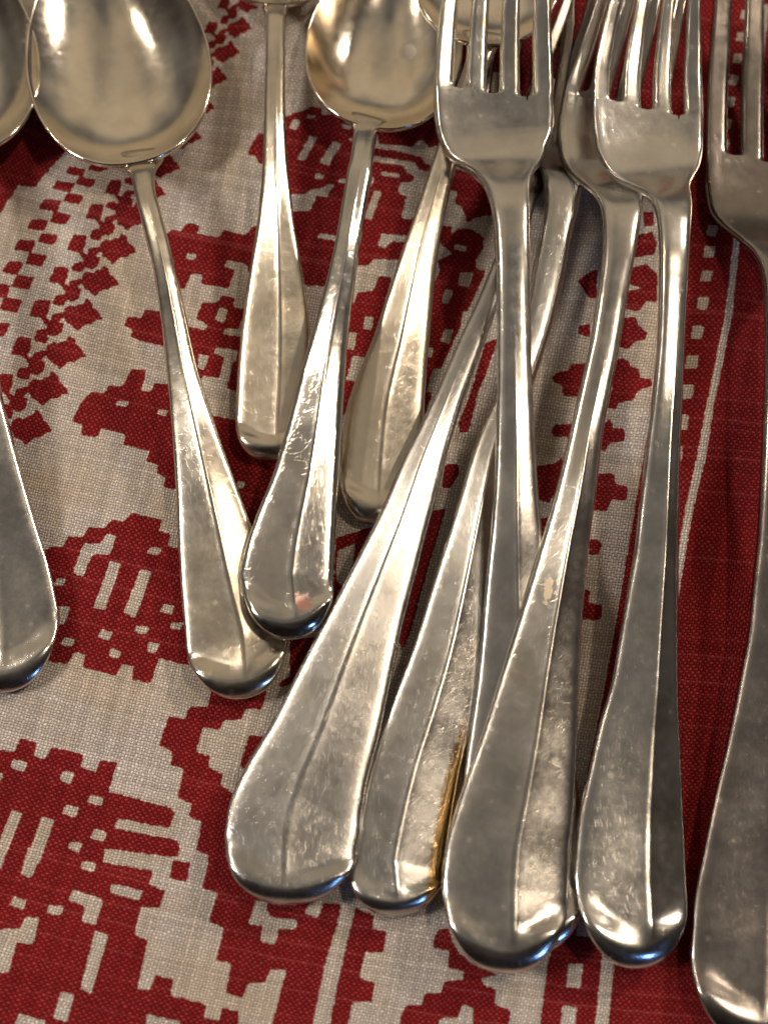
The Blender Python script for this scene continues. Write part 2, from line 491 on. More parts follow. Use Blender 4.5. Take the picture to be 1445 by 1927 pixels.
def bowl(rt, c, axis, hw, lb, lt, z, dep, mat, tiltz=0.0, expo=2.25, seed=0, pw=2.5, spot=None):
    """c, axis (towards the stem), hw, lb, lt in photo pixels at the rim height z (mm)"""
    ax = np.array(axis, float); ax /= np.linalg.norm(ax)
    sd = np.array([ax[1], -ax[0]])
    if sd[0] < 0: sd = -sd
    nth = 128
    th = np.linspace(0, 2*math.pi, nth, endpoint=False)
    co, si = np.cos(th), np.sin(th)
    ex = np.where(co > 0, 2/expo, 1.0)
    X = np.sign(si)*np.abs(si)**ex*hw*np.where(co < 0, 1-0.16*np.abs(co)**1.2, 1)
    Y = np.sign(co)*np.abs(co)**ex*np.where(co > 0, lb, lt)
    px = c[0]+X*sd[0]+Y*ax[0]; py = c[1]+X*sd[1]+Y*ax[1]
    Zr = z/1000+tiltz/1000*Y/lb
    rim = unproj(px, py, Zr)
    cen = unproj(c[0], c[1], z/1000)
    rhos = np.concatenate([np.linspace(0, .9, 34), np.linspace(.9, .968, 6)[1:], [.974, .982, .990, .996, 1.0]])
    P = []; UV = []
    dp = dep/1000
    def row(rho, zz, outset=0.0):
        p = cen+(rim-cen)*(rho+outset)
        p = p.copy(); p[:, 2] = cen[2]+(rim[:, 2]-cen[2])*rho+zz
        return p
    for rho in rhos:
        f = min(1, rho/0.974)
        zz = -dp*(1-f**pw)
        if rho > .974: zz = 0.00018*math.sin((rho-.974)/.026*math.pi)
        P.append(row(rho, zz))
    th_ = 0.0011
    outs = [1.004, 1.004, 1.0, .99, .97, .93, .88, .8, .7, .6, .45, .3, .15, 0.0]
    for k, rho in enumerate(outs):
        zz = -dp*(1-min(1, rho)**pw)-th_*min(1, (k+0.4)/3)
        P.append(row(rho, zz))
    P = np.array(P)
    R = len(P)
    loc = (P-cen)
    UV = np.stack([loc[..., 0]*1000, loc[..., 1]*1000], -1)+np.array([seed*53.1, seed*17.9])
    Pf = P.reshape(-1, 3); UVf = UV.reshape(-1, 2)
    q = []
    for r in range(R-1):
        for k in range(nth):
            k2 = (k+1) % nth
            q.append((r*nth+k, r*nth+k2, (r+1)*nth+k2, (r+1)*nth+k))
    NRM = weld_normals(Pf, q)
    if NRM[5*nth][2] < 0:
        NRM = -NRM; q = [f[::-1] for f in q]
    mk = None
    if spot:
        bx, by = proj(Pf)
        mk = np.stack([(bx-spot[0])/spot[2], (by-spot[1])/spot[2]], -1)
    emit('bowl', Pf, NRM, UVf, q, mat, rt, mk)

#MARK_CUTLERY
# ---------------------------------------------------------------- cutlery, left to right
SP = 'silver spoons laid face up'
FK = 'silver table forks laid tines up'

# spoon cut by the left edge of the picture
r = root('spoon', 5, 1180, 'spoon cut off by the left edge of the picture', 'spoon', SP)
bowl(r, (-95, 110), (.20, .98), 168, 185, 260, 8.0, 7.0, MAT_BOWL, seed=1)
utensil(r, [(278, -92, -14, 4.8, 2.0), (305, -84, -22, 6.4, 2.4), (340, -76, -30, 7.6, 3.0), (420, -66, -22, 8.6, 3.2), (560, -62, -12, 8.0, 3.2), (720, -62, 0, 6.5, 2.9),
            (830, -70, 25, 5.2, 2.6), (925, -78, 50, 4.2, 2.3), (1015, -86, 75, 3.2, 2.1), (1080, -92, 95, 2.6, 2.0), (1165, -98, 113, 2.2, 1.9)],
        (12, 1302, 2.4), MAT, ridge=.50, seed=1)

# big spoon, left
r = root('spoon', 450, 1240, 'large spoon with its lower bowl in view, handle end under another spoon', 'spoon', SP)
bowl(r, (222, 118), (.19, .98), 174, 192, 255, 8.5, 7.5, MAT_BOWL, seed=2)
utensil(r, [(286, 228, 306, 5.4, 2.0), (303, 226, 309, 6.2, 2.2), (316, 236, 299, 7.3, 2.5), (330, 246, 292, 8.6, 3.0), (360, 253, 293, 9.6, 3.2), (400, 262, 304, 10, 3.4), (500, 287, 330, 9.8, 3.4), (600, 303, 352, 9.0, 3.3),
            (700, 314, 374, 8.0, 3.1), (800, 322, 405, 6.8, 2.8), (900, 329, 440, 5.4, 2.5), (1000, 333, 475, 4.0, 2.2), (1100, 338, 509, 2.9, 2.0), (1195, 345, 545, 2.2, 1.9)],
        (459, 1314, 2.6), MAT_WARM, ridge=.56, rh=1.4, seed=2)

# small spoon behind
r = root('spoon', 510, 800, 'short spoon between the two big bowls, its own bowl cut by the top edge', 'spoon', SP)
bowl(r, (520, -98), (.0, 1.0), 118, 106, 150, 7.0, 6.0, MAT_BOWL, seed=3)
utensil(r, [(-4, 484, 552, 4.0, 2.0), (14, 494, 544, 5.7, 2.4), (40, 499, 538, 7.6, 2.9), (100, 500, 537, 8.2, 3.0), (200, 498, 537, 8.0, 3.0), (300, 495, 542, 7.2, 2.9), (370, 490, 549, 6.4, 2.7), (430, 483, 556, 5.6, 2.5),
            (500, 471, 568, 4.6, 2.3), (560, 462, 578, 3.8, 2.1), (640, 452, 586, 2.8, 1.9), (720, 446, 588, 2.2, 1.8), (790, 442, 585, 2.0, 1.8)],
        (513, 865, 2.2), MAT_WARM, ridge=.58, rh=1.0, seed=3, lip=1.3, square=.66, facet=(55, 88))

# middle spoon, over the others
r = root('spoon', 540, 1130, 'middle spoon with a small pink mark near its handle tip', 'spoon', SP)
bowl(r, (724, 84), (-.20, .98), 148, 158, 215, 9.4, 7.5, MAT_SPOT, seed=4, spot=(768, 98, 19))
utensil(r, [(222, 654, 738, 6.1, 1.8), (230, 657, 726, 6.8, 2.0), (240, 660, 716, 8.2, 2.4), (252, 664, 709, 9.8, 2.9), (300, 659, 703, 12.0, 3.3), (330, 652, 700, 12.4, 3.4), (450, 632, 680, 12.4, 3.4), (540, 612, 668, 11.8, 3.3), (600, 596, 660, 11.2, 3.2),
            (700, 567, 651, 10.0, 3.0), (775, 548, 646, 9.0, 2.8), (890, 515, 640, 7.6, 2.5), (985, 478, 635, 6.6, 2.2), (1040, 460, 631, 6.2, 2.1), (1085, 451, 628, 6.0, 2.0)],
        (553, 1203, 6.0), MAT_RED, ridge=.55, rh=1.0, seed=5, mark_px=(573, 1135), mark_sz=(17, 21))

# spoon with its handle right of the middle spoon, bowl beneath the first fork
r = root('spoon', 715, 930, 'spoon whose bowl lies beneath the leftmost fork head', 'spoon', SP)
bowl(r, (918, -62), (-.10, .99), 140, 146, 200, 15.5, 5.5, MAT_BOWL, seed=6)
utensil(r, [(66, 868, 952, 12.9, 2.4), (88, 876, 936, 13.4, 2.6), (120, 874, 922, 13.2, 3.0), (200, 846, 890, 11.2, 3.1), (280, 822, 868, 9.6, 3.1), (340, 802, 852, 8.6, 3.0), (415, 777, 836, 7.4, 2.8), (485, 752, 824, 6.2, 2.6),
            (590, 718, 814, 4.6, 2.3), (650, 698, 809, 3.8, 2.1), (705, 675, 805, 3.2, 2.0), (780, 650, 799, 2.5, 1.9), (880, 638, 792, 2.0, 1.8)],
        (710, 986, 2.2), MAT_WARM, ridge=.5, rh=.9, seed=6, lip=1.4, square=.75, facet=(50, 84))

# lower long fork, mostly covered
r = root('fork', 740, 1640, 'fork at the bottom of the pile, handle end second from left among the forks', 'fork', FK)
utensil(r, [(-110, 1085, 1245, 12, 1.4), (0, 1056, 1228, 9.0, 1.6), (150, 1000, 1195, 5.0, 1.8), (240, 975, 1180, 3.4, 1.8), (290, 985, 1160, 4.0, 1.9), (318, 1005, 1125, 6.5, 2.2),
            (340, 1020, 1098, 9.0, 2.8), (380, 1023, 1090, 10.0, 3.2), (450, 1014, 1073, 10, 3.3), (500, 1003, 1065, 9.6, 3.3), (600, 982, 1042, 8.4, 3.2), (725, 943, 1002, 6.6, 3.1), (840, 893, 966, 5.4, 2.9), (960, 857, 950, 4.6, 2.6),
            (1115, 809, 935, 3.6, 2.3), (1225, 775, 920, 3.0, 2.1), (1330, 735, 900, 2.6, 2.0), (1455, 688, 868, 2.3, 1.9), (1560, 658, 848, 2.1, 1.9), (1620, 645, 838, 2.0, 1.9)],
        (752, 1724, 2.4), MAT_GOLD_REFL, ridge=.50, rh=1.5, roll=-4, seed=7, mark_px=(838, 1550), mark_sz=(21, 215), mark_skew=-0.19, fork=dict(y=170, slot=2.4, y_shoulder=(270, 370)), tine_mat=MAT_SHADE)

# broad left handle
r = root('fork', 550, 1600, 'fork with the broad scratched handle end furthest left, its head hidden beneath another fork', 'fork', FK)
utensil(r, [(-60, 925, 1090, 10, 1.4), (60, 915, 1080, 7.0, 1.6), (200, 895, 1060, 4.2, 1.8), (300, 890, 1050, 3.6, 1.8), (350, 918, 1030, 4.6, 2.0), (380, 945, 1010, 7.0, 2.6),
            (410, 953, 1000, 8.6, 3.0), (480, 932, 976, 9.6, 3.2), (560, 901, 944, 9.8, 3.2), (640, 864, 914, 9.4, 3.1), (740, 820, 877, 8.8, 3.0), (790, 797, 861, 8.4, 2.9), (880, 752, 836, 7.6, 2.7), (960, 718, 816, 7.0, 2.5),
            (1060, 668, 791, 6.2, 2.3), (1150, 622, 768, 5.6, 2.1), (1235, 578, 749, 5.2, 2.0), (1300, 545, 736, 4.9, 2.0), (1380, 505, 719, 4.7, 2.0), (1470, 453, 699, 4.5, 2.0), (1530, 427, 686, 4.4, 2.0), (1580, 419, 675, 4.4, 2.0)],
        (543, 1703, 4.6), MAT_DULL, ridge=.46, rh=1.0, seed=8, fork=dict(y=215, slot=2.4, y_shoulder=(320, 400)), tine_mat=MAT_SHADE)

# first fork
r = root('fork', 975, 1740, 'fork with the leftmost visible head, its stem crossing over two slanting handles', 'fork', FK)
utensil(r, [(-180, 856, 1030, 27.5, 1.3), (-80, 842, 1034, 24.5, 1.5), (0, 830, 1036, 22, 1.7), (80, 821, 1038, 19.0, 1.9), (170, 815, 1041, 16.0, 2.0), (230, 818, 1043, 14.6, 2.2), (262, 826, 1042, 14.0, 2.4), (288, 843, 1036, 14.0, 2.6),
            (308, 868, 1025, 14.4, 2.8), (322, 888, 1008, 15.4, 2.9), (338, 902, 1000, 16.8, 3.0), (360, 914, 997, 18.0, 3.2), (400, 925, 996, 19.0, 3.4), (450, 930, 996, 18.8, 3.5), (500, 932, 997, 18.2, 3.5), (600, 934, 998, 16.6, 3.4),
            (700, 934, 1000, 14.8, 3.3), (790, 933, 1004, 13.2, 3.2), (900, 930, 1010, 11.0, 3.0), (1010, 922, 1020, 9.0, 2.8), (1090, 914, 1030, 7.4, 2.6), (1280, 897, 1056, 4.6, 2.3), (1430, 876, 1080, 3.0, 2.1), (1550, 862, 1095, 2.2, 2.0), (1650, 858, 1104, 2.0, 1.9)],
        (985, 1800, 2.2), MAT, ridge=.5, seed=9, fork=dict(y=176, slot=2.5, y_shoulder=(285, 385)), edge_n=(3.0, 9.0))

# second fork (behind the third): yellow stain
r = root('fork', 955, 1770, 'fork with a yellow stain on its handle and its head half hidden', 'fork', FK)
utensil(r, [(-170, 1168, 1318, 22, 1.3), (-80, 1145, 1306, 18.5, 1.5), (0, 1122, 1293, 15.5, 1.7), (100, 1088, 1276, 12.0, 1.9), (190, 1056, 1262, 9.6, 2.0), (250, 1047, 1255, 8.6, 2.0), (300, 1052, 1249, 8.8, 2.1),
            (332, 1070, 1240, 10.4, 2.4), (352, 1094, 1226, 12.6, 2.7), (372, 1118, 1212, 15.0, 3.0), (400, 1130, 1207, 16.6, 3.3), (450, 1133, 1199, 17.0, 3.5), (550, 1124, 1181, 16.2, 3.5), (640, 1110, 1167, 15.0, 3.4),
            (740, 1088, 1148, 13.6, 3.3), (815, 1071, 1134, 12.6, 3.1), (920, 1046, 1122, 11.2, 2.9), (1030, 1015, 1108, 9.8, 2.7), (1130, 986, 1099, 8.8, 2.5), (1260, 946, 1091, 7.6, 2.3), (1390, 906, 1087, 6.6, 2.1), (1520, 861, 1081, 5.8, 2.0), (1605, 837, 1072, 5.4, 2.0), (1670, 830, 1069, 5.2, 2.0)],
        (952, 1832, 5.2), MAT_YEL, ridge=.56, rh=1.5, seed=10, fork=dict(y=205, slot=2.45, y_shoulder=(312, 400)), mark_px=(1030, 1108), mark_sz=(10, 27), mark_skew=-0.15)

# third fork
r = root('fork', 1195, 1770, 'second fork from the right, its head lying on top of a half hidden one', 'fork', FK)
utensil(r, [(-160, 1192, 1336, 27, 1.3), (-70, 1168, 1326, 23.5, 1.5), (0, 1148, 1320, 21, 1.7), (75, 1128, 1321, 18.0, 1.9), (150, 1114, 1322, 15.5, 2.0), (225, 1111, 1324, 13.8, 2.0), (280, 1117, 1324, 13.2, 2.0), (320, 1135, 1323, 13.6, 2.2),
            (345, 1164, 1318, 15.0, 2.4), (362, 1200, 1308, 16.8, 2.7), (385, 1226, 1303, 18.8, 3.0), (420, 1236, 1300, 20.0, 3.3), (460, 1239, 1298, 20.0, 3.5), (525, 1239, 1294, 19.2, 3.5), (640, 1236, 1288, 17.2, 3.4),
            (765, 1224, 1283, 14.8, 3.3), (840, 1215, 1280, 13.2, 3.1), (950, 1202, 1278, 11.0, 2.9), (1040, 1192, 1277, 9.2, 2.7), (1115, 1179, 1277, 8.2, 2.5), (1215, 1162, 1277, 7.0, 2.3), (1290, 1149, 1278, 6.2, 2.2), (1380, 1124, 1282, 5.2, 2.1), (1470, 1104, 1286, 4.6, 2.0), (1560, 1085, 1290, 4.1, 2.0), (1660, 1076, 1294, 3.9, 2.0)],
        (1200, 1824, 4.0), MAT, ridge=.64, rh=1.6, roll=-8, seed=11, fork=dict(y=206, slot=2.4, y_shoulder=(322, 410)))

# fork cut by the right edge
r = root('fork', 1430, 1850, 'darker fork cut off by the right edge of the picture', 'fork', FK)
utensil(r, [(-130, 1350, 1556, 13, 1.3), (0, 1342, 1562, 9.0, 1.6), (100, 1334, 1568, 6.2, 1.8), (200, 1327, 1572, 4.2, 1.9), (300, 1325, 1574, 3.0, 2.0), (360, 1327, 1574, 2.8, 2.0), (405, 1333, 1572, 3.4, 2.1), (432, 1352, 1560, 4.6, 2.3),
            (462, 1392, 1532, 7.0, 2.6), (485, 1418, 1515, 9.0, 2.9), (515, 1431, 1505, 10.4, 3.2), (570, 1437, 1501, 11.0, 3.4), (700, 1438, 1500, 11.0, 3.4), (800, 1434, 1502, 10.4, 3.3),
            (920, 1429, 1508, 9.2, 3.1), (1010, 1424, 1513, 8.0, 2.9), (1100, 1415, 1518, 6.8, 2.7), (1180, 1408, 1524, 5.8, 2.5), (1280, 1391, 1530, 4.8, 2.3), (1405, 1367, 1540, 3.8, 2.1), (1520, 1341, 1550, 3.0, 2.0), (1620, 1321, 1556, 2.6, 2.0), (1720, 1303, 1560, 2.3, 2.0), (1800, 1297, 1560, 2.2, 2.0)],
        (1425, 1968, 2.4), MAT_DARK_REFL, ridge=.54, rh=1.0, seed=12, square=.8, fork=dict(y=306, slot=2.7, y_shoulder=(400, 500)), tine_mat=MAT_SHADE)

# ---------------------------------------------------------------- printed cloth: the pattern as outlines on the cloth
CROPS = dict(R1=(0, 260, 4.014), R2=(0, 600, 4.014), R3=(60, 940, 4.516), R4=(0, 1300, 4.014), R5=(0, 1600, 4.014), R6=(280, 1280, 4.014),
             R7=(340, 1600, 4.014), R8=(680, 1640, 4.014), S1=(1000, 1700, 4.014), S2=(280, 380, 6.02), S3=(340, 560, 4.014), S4=(360, 0, 4.819),
             S5=(530, 190, 4.516), S6=(780, 280, 3.107), S7=(1000, 380, 3.247), S8=(980, 800, 3.108), C3=(0, 640, 2.0), C4=(722, 640, 2.0), PX=(0, 0, 1.0))
RED, WHT = [], []
def pts(k, s):
    x0, y0, f = CROPS[k]
    v = [float(t) for t in s.replace(',', ' ').split()]
    return [(x0+v[i]/f, y0+v[i+1]/f) for i in range(0, len(v), 2)]
ORDER = []
def red(k, *ss):
    for s in ss: ORDER.append((1.0, pts(k, s)))
def wht(k, *ss):
    for s in ss: ORDER.append((0.0, pts(k, s)))

red('PX', '1360,-100 1291,400 1189,1000 1141,1283 1032,1815 1010,1980 1700,1980 1700,-100')
wht('PX', '1440,0 1402,300 1377,470 1363,596 1345,683 1329,762 1311,860 1289,959 1275,1045 1134,1807 1121,1927 1116,1980 1141,1980 1146,1927 1158,1807 1290,1045 1304,959 1328,860 1343,762 1359,683 1377,596 1390,470 1414,300 1452,0')
for yy in [-20, 20, 62, 104, 146, 188, 230, 270, 312, 353, 394, 435, 475, 520, 571, 625, 680, 736, 793, 852, 912, 975, 1040, 1107, 1177, 1250, 1325, 1403, 1483, 1565, 1650, 1740, 1837, 1917]:
    xx = np.interp(yy, [-20, 20, 163, 435, 571, 680, 793, 1837, 1917], [1412, 1404, 1379, 1339, 1322, 1302, 1285, 1082, 1071])
    w = np.interp(yy, [0, 475, 800, 1900], [7, 10, 11, 14]); h = np.interp(yy, [0, 475, 800, 1900], [10, 11, 15, 24])
    wht('PX', f'{xx-w+2},{yy-h} {xx+w+2},{yy-h+2} {xx+w-2},{yy+h} {xx-w-2},{yy+h-2}')

red('PX', '1040,-250 1372,-250 1340,60 1318,330 1290,345 1290,330 1240,330 1240,300 1190,300 1190,345 1130,345 1130,320 1060,320 1060,290 1000,290 1000,250 930,250 930,180 870,180 870,60 930,60 930,-40 1040,-40')  # red print spread here to stand in for deep shadow between fork heads
wht('PX', '925,130 945,130 945,190 925,190')
red('R1', '0,570 65,450 95,420 135,345 270,358 330,265 360,240 420,165 520,50 600,-80 500,-500 -400,-500 -400,700',
    '600,110 660,70 800,140 770,160 600,130', '690,165 820,175 810,215 760,240 665,225', '520,195 645,215 620,275 490,250', '595,275 725,295 695,360 570,335',
    '430,308 570,325 530,400 390,370', '510,400 635,425 600,490 475,465', '335,445 465,465 430,550 290,525', '410,545 540,570 500,650 375,630',
    '240,605 370,610 335,695 200,680', '320,710 445,730 405,805 280,780', '150,760 275,770 240,860 105,840', '230,860 355,885 320,970 190,945',
    '65,925 180,935 140,1035 15,1010', '130,1030 265,1050 220,1145 90,1120', '-30,1095 85,1110 50,1205 -60,1190', '35,1200 175,1220 130,1320 -5,1290',
    '-60,1390 85,1400 30,1500 -80,1480',
    '935,1400 965,1330 1060,1340 1095,1275 1250,1290 1300,1560 1190,1540 1060,1510 985,1480 1005,1435')
MOT = ['-12,-5 92,0 82,70 50,145 15,125 -58,115', '110,-12 170,-34 208,0 190,40 115,25',
       '195,52 238,28 275,40 300,18 330,18 352,-24 392,5 402,45 428,62 470,126 420,134 388,166 345,162 285,218 248,178 212,162 188,112', '100,105 172,82 200,100 160,150 98,155', '35,120 80,135 120,172 85,200 50,165',
       '70,150 192,160 172,232 130,258 55,238', '-10,215 45,200 80,235 40,268 -8,258']
MOTW = ['92,42 128,36 150,72 118,92 90,75', '205,150 225,190 200,215 180,180']
for mx, my, k in [(418, -8, .66), (394, 36, .70), (369, 80, .72), (343, 126, .74), (315, 178, .78), (284, 232, .82), (240, 287, .85), (209, 335, .88), (174, 382, .92),
                  (141, 441, 1.0), (107, 502, 1.0), (71, 565, 1.04), (36, 635, 1.08), (1, 703, 1.1), (-32, 775, 1.12)]:
    for s in MOT:
        ORDER.append((1.0, [(mx+(x)*k, my+(y)*k) for x, y in pts('PX', s) for x, y in [(x/4.014, y/4.014)]]))
    for s in MOTW:
        ORDER.append((0.0, [(mx+x/4.014*k, my+y/4.014*k) for x, y in pts('PX', s)]))
red('S2', '150,340 200,340 240,295 370,300 415,230 470,215 575,240 550,330 790,385 850,300 1105,360 1170,270 1300,240 1300,800 1135,790 1110,700 1110,680 885,635 850,710 970,745 905,945 590,895 605,790 480,780 440,870 405,950 330,950 250,700 150,600',
    '535,1280 600,1105 760,1110 830,1025 970,1050 960,1160 1080,1180 1100,1200 1030,1360 1010,1410 860,1390 830,1460 1060,1500 1050,1800 440,1800 380,1390 450,1390 620,1420 660,1360')
wht('S2', '430,550 540,560 520,630 410,620', '800,1150 890,1190 850,1340 740,1300', '480,1550 560,1580 540,1620 480,1600')
red('S3', '40,190 190,225 450,290 430,400 390,470 345,665 300,600 140,590')
wht('S3', '270,350 430,380 415,460 395,460 340,680 420,680 400,890 300,870 235,860 150,590 170,570 290,590 325,430 245,395', '130,400 210,420 175,525 130,505')
red('S3', '390,480 440,460 430,700 345,665')
red('PX', '395,778 445,788 540,870 540,900 480,990 465,990 380,850')
wht('S3', '430,1380 490,1390 470,1440 430,1430')
red('R2', '550,740 600,640 660,560 690,540 780,550 820,490 920,495 990,360 1100,365 1085,450 1060,520 1130,530 1165,465 1260,470 1400,480 1600,700 1600,1300 1290,1285 1240,1265 1250,1200 1180,1165 1200,1100 1105,1065 1130,990 930,940 950,870 920,850 765,815 730,880 620,870 610,845 625,785 545,765')
wht('R2', '880,605 970,605 960,650 870,640', '1195,660 1270,680 1250,720 1185,700')
red('R3', '0,450 130,430 170,400 270,400 320,310 440,325 490,235 620,245 680,175 790,190 850,115 1110,170 1080,260 1180,290 1160,390 1250,410 1500,450 1700,1430 1300,1395 1080,1345 1010,1560 850,1530 870,1420 760,1400 720,1500 440,1430 460,1320 365,1300 310,1400 190,1385 0,1350')
wht('R3', '640,290 725,310 665,470 520,465 435,660 350,620 445,375 580,380', '670,520 760,545 625,935 525,920', '925,590 1020,610 880,1010 780,960', '1010,395 1110,410 1080,470 975,450',
    '215,665 295,680 260,740 190,730', '220,905 335,915 280,1060 220,1060', '1120,880 1210,895 1190,970 1085,950', '1190,1040 1290,1040 1260,1100 1170,1085', '890,1065 1005,1080 975,1145 870,1120',
    '600,1100 695,1130 660,1200 560,1170', '280,1165 375,1190 345,1255 240,1230', '990,1205 1085,1220 1050,1300 980,1290', '680,1260 765,1290 740,1355 650,1330', '1165,330 1230,350 1220,400 1160,390')
red('R4', '-400,440 -10,440 110,460 160,360 285,390 250,490 340,520 390,425 635,480 610,580 720,615 760,520 885,540 820,760 1290,880 1315,920 1280,1030 1150,1015 890,960 860,1035 1340,1130 1360,1190 1340,1260 790,1190 780,1300 -400,1300')
red('R5', '-400,-20 780,0 770,90 1160,160 1130,260 1250,310 1210,440 1070,425 1020,640 1120,680 1040,1050 1140,1055 1180,945 1310,975 1290,1100 1500,1150 1560,1180 1530,1313 1290,1280 1110,1240 1090,1700 -400,1700', '1305,70 1445,95 1410,245 1285,215')
wht('R4', '100,510 205,540 180,615 75,580', '-10,610 25,630 0,690', '470,600 565,620 530,705 450,675', '680,780 775,800 765,865 650,840', '490,860 595,880 570,960 470,925', '85,895 165,920 20,1290 -60,1290 10,1080',
    '310,950 410,970 300,1290 190,1290', '710,1040 810,1070 785,1145 680,1110', '530,1140 630,1150 590,1225 515,1190')
wht('R5', '210,-20 330,-20 240,210 150,180', '-60,-20 40,-20 0,170', '620,80 730,100 710,165 610,145', '840,250 1085,310 1060,385 840,325', '560,300 785,375 725,570 630,545 640,420 515,380', '100,350 205,380 180,450 70,420',
    '375,415 490,425 460,495 355,480', '200,500 300,510 250,715 130,690 60,930 -60,920 -60,640 20,590 150,595', '720,610 825,640 690,1090 610,1050', '460,1065 560,1090 510,1300 400,1270', '145,1235 340,1290 330,1330 300,1500 60,1500 100,1330')
red('R6', '460,110 480,20 900,20 850,215 730,205 700,290 570,295 530,370 410,350 360,520 370,545 465,570 450,650 555,705 540,780 630,850 800,900 900,1400 450,1365 450,1320 355,1285 400,1080 380,1060 300,1030 320,930 215,885 260,670 165,635 180,540 80,490 150,270 270,290 310,195 440,195',
    '760,405 900,425 930,600 830,700 740,670 685,640', '990,0 1060,-40 1100,0 1020,40 980,40')
red('R7', '110,0 220,35 170,290 285,320 215,540 330,590 270,830 385,860 340,1085 470,1115 510,1010 640,1000 680,905 800,905 640,1500 960,1500 1080,900 1180,560 1215,410 1080,400 1040,510 940,480 960,420 1000,380 1000,100 300,-60',
    '0,1130 150,1150 180,1190 160,1270 290,1290 310,1195 440,1215 420,1500 0,1500',
    '1325,430 1465,500 1445,590 1560,620 1530,770 1395,770 1350,960 1470,1010 1445,1150 1300,1150 1225,1500 1090,1500 1190,1000 1290,560')
wht('R7', '570,380 660,395 650,465 700,510 885,525 870,600 740,600 715,715 605,690 620,575 515,555')
red('R8', '545,520 580,440 660,430 700,560 820,690 1000,770 1030,790 910,800 930,860 1020,900 1010,1000 1135,1060 1090,1300 840,1300 850,1030 770,1010 730,1110 600,1110 560,1300 250,1300 320,1040 340,1015 460,1010 480,920 600,920 630,830 770,820 770,750 660,730 660,600 550,580')
red('S7', '280,490 340,450 400,410 400,590 350,590 300,520', '290,760 360,740 360,820 290,810', '130,1070 150,1040 230,1020 240,985 360,975 320,1180 200,1170 190,1110 140,1100', '125,1380 150,1345 250,1340 250,1425 140,1420',
    '680,60 750,60 750,140 690,150', '640,200 740,180 770,250 750,320 620,340', '610,400 700,375 770,440 770,610 700,600 660,660 580,650 590,540 680,520 600,500', '540,700 640,695 660,750 715,790 700,830 640,840 600,885 540,880',
    '470,990 550,940 600,960 610,990 660,1010 670,1060 740,1070 740,1110 660,1140 620,1200 540,1210 520,1250 470,1250 500,1110', '440,1340 490,1310 510,1365 570,1370 580,1430 560,1450 480,1460 460,1510 420,1500')
red('S8', '95,225 200,210 250,170 240,330 170,440 130,430 85,420 85,270', '110,540 170,520 130,650 90,660', '430,265 550,270 560,330 630,345 630,410 610,430 540,420 510,490 400,480 430,300', '400,660 460,660 480,690 460,745 400,750', '360,950 410,960 400,1030 480,1045 480,1110 460,1135 350,1130')
red('S6', '140,60 330,120 460,260 460,370 370,380 310,410 280,320 240,300 250,230 200,220',
    '160,430 220,440 220,480 260,450 330,450 410,500 400,570 360,640 370,690 420,700 150,1300 60,1560 20,1560 60,900 150,700 140,640 230,600 150,540')
wht('S6', '240,540 310,555 300,585 235,575', '270,710 345,715 320,800 255,790', '180,810 230,815 200,900 160,890', '285,940 310,940 290,1020 270,1010', '180,1045 230,1050 205,1140 150,1120', '110,1280 170,1290 120,1430 70,1420', '75,1160 110,1160 100,1220 70,1210')
red('S6', '415,1130 490,1100 465,1180 410,1340 370,1420 320,1650 260,1660 260,1600 330,1420', '190,1840 250,1830 260,1900 200,1920')
red('C4', '180,640 235,630 170,850 100,1100 70,1170 50,1100', '230,470 280,465 285,500 250,555 220,550')
red('C3', '1265,740 1400,700 1440,720 1230,1080 1250,1000')
wht('C3', '1270,790 1340,760 1330,830 1290,920 1265,900')
red('PX', '545,1200 620,1195 590,1250 560,1290 545,1270')
red('S5', '0,160 110,120 200,110 270,80 340,100 350,150 450,125 560,135 660,180 560,740 400,1560 190,1550 110,1180 60,930 0,800')
wht('S5', '100,175 170,190 130,270 65,240', '220,150 300,155 280,185 220,180', '250,315 310,330 200,525 135,510', '440,345 515,360 400,550 325,530', '290,615 370,630 345,670 280,655', '500,650 550,650 545,690 485,680',
    '400,695 450,705 380,810 300,800 240,930 60,930 60,800 200,790 260,750 350,735', '320,1110 500,1130 480,1175 300,1150', '500,195 600,205 590,240 520,230', '540,310 620,310 610,345')
red('S4', '515,1410 570,1300 620,1215 700,1250 700,1480 620,1495 590,1430')
red('S5', '800,200 1290,100 1360,350 1250,370 1210,310 1150,330 1120,370 830,350', '780,385 1000,410 1190,450 1210,500 1270,520 1250,580 1170,560 1140,500 780,450',
    '750,500 1050,530 1060,590 1135,620 1110,665 1010,670 990,760 1060,790 1020,970 1100,985 1200,900 1200,960 1000,1340 780,1330 740,1380 560,1390 700,620', '830,1470 940,1490 900,1640 880,1680 620,1680 650,1620 780,1600')
wht('S5', '850,585 1010,600 1000,635 845,615', '760,620 790,640 760,720 740,700', '790,745 850,760 765,1000 700,980', '850,1110 1120,1130 1100,1180 930,1180 880,1235 815,1210')
red('PX', '668,562 730,562 700,640 650,780 640,780 650,600')
wht('S3', '1395,130 1460,140 1440,240 1380,230', '1270,250 1335,260 1310,390 1255,380', '1300,430 1400,450 1370,640 1250,620')

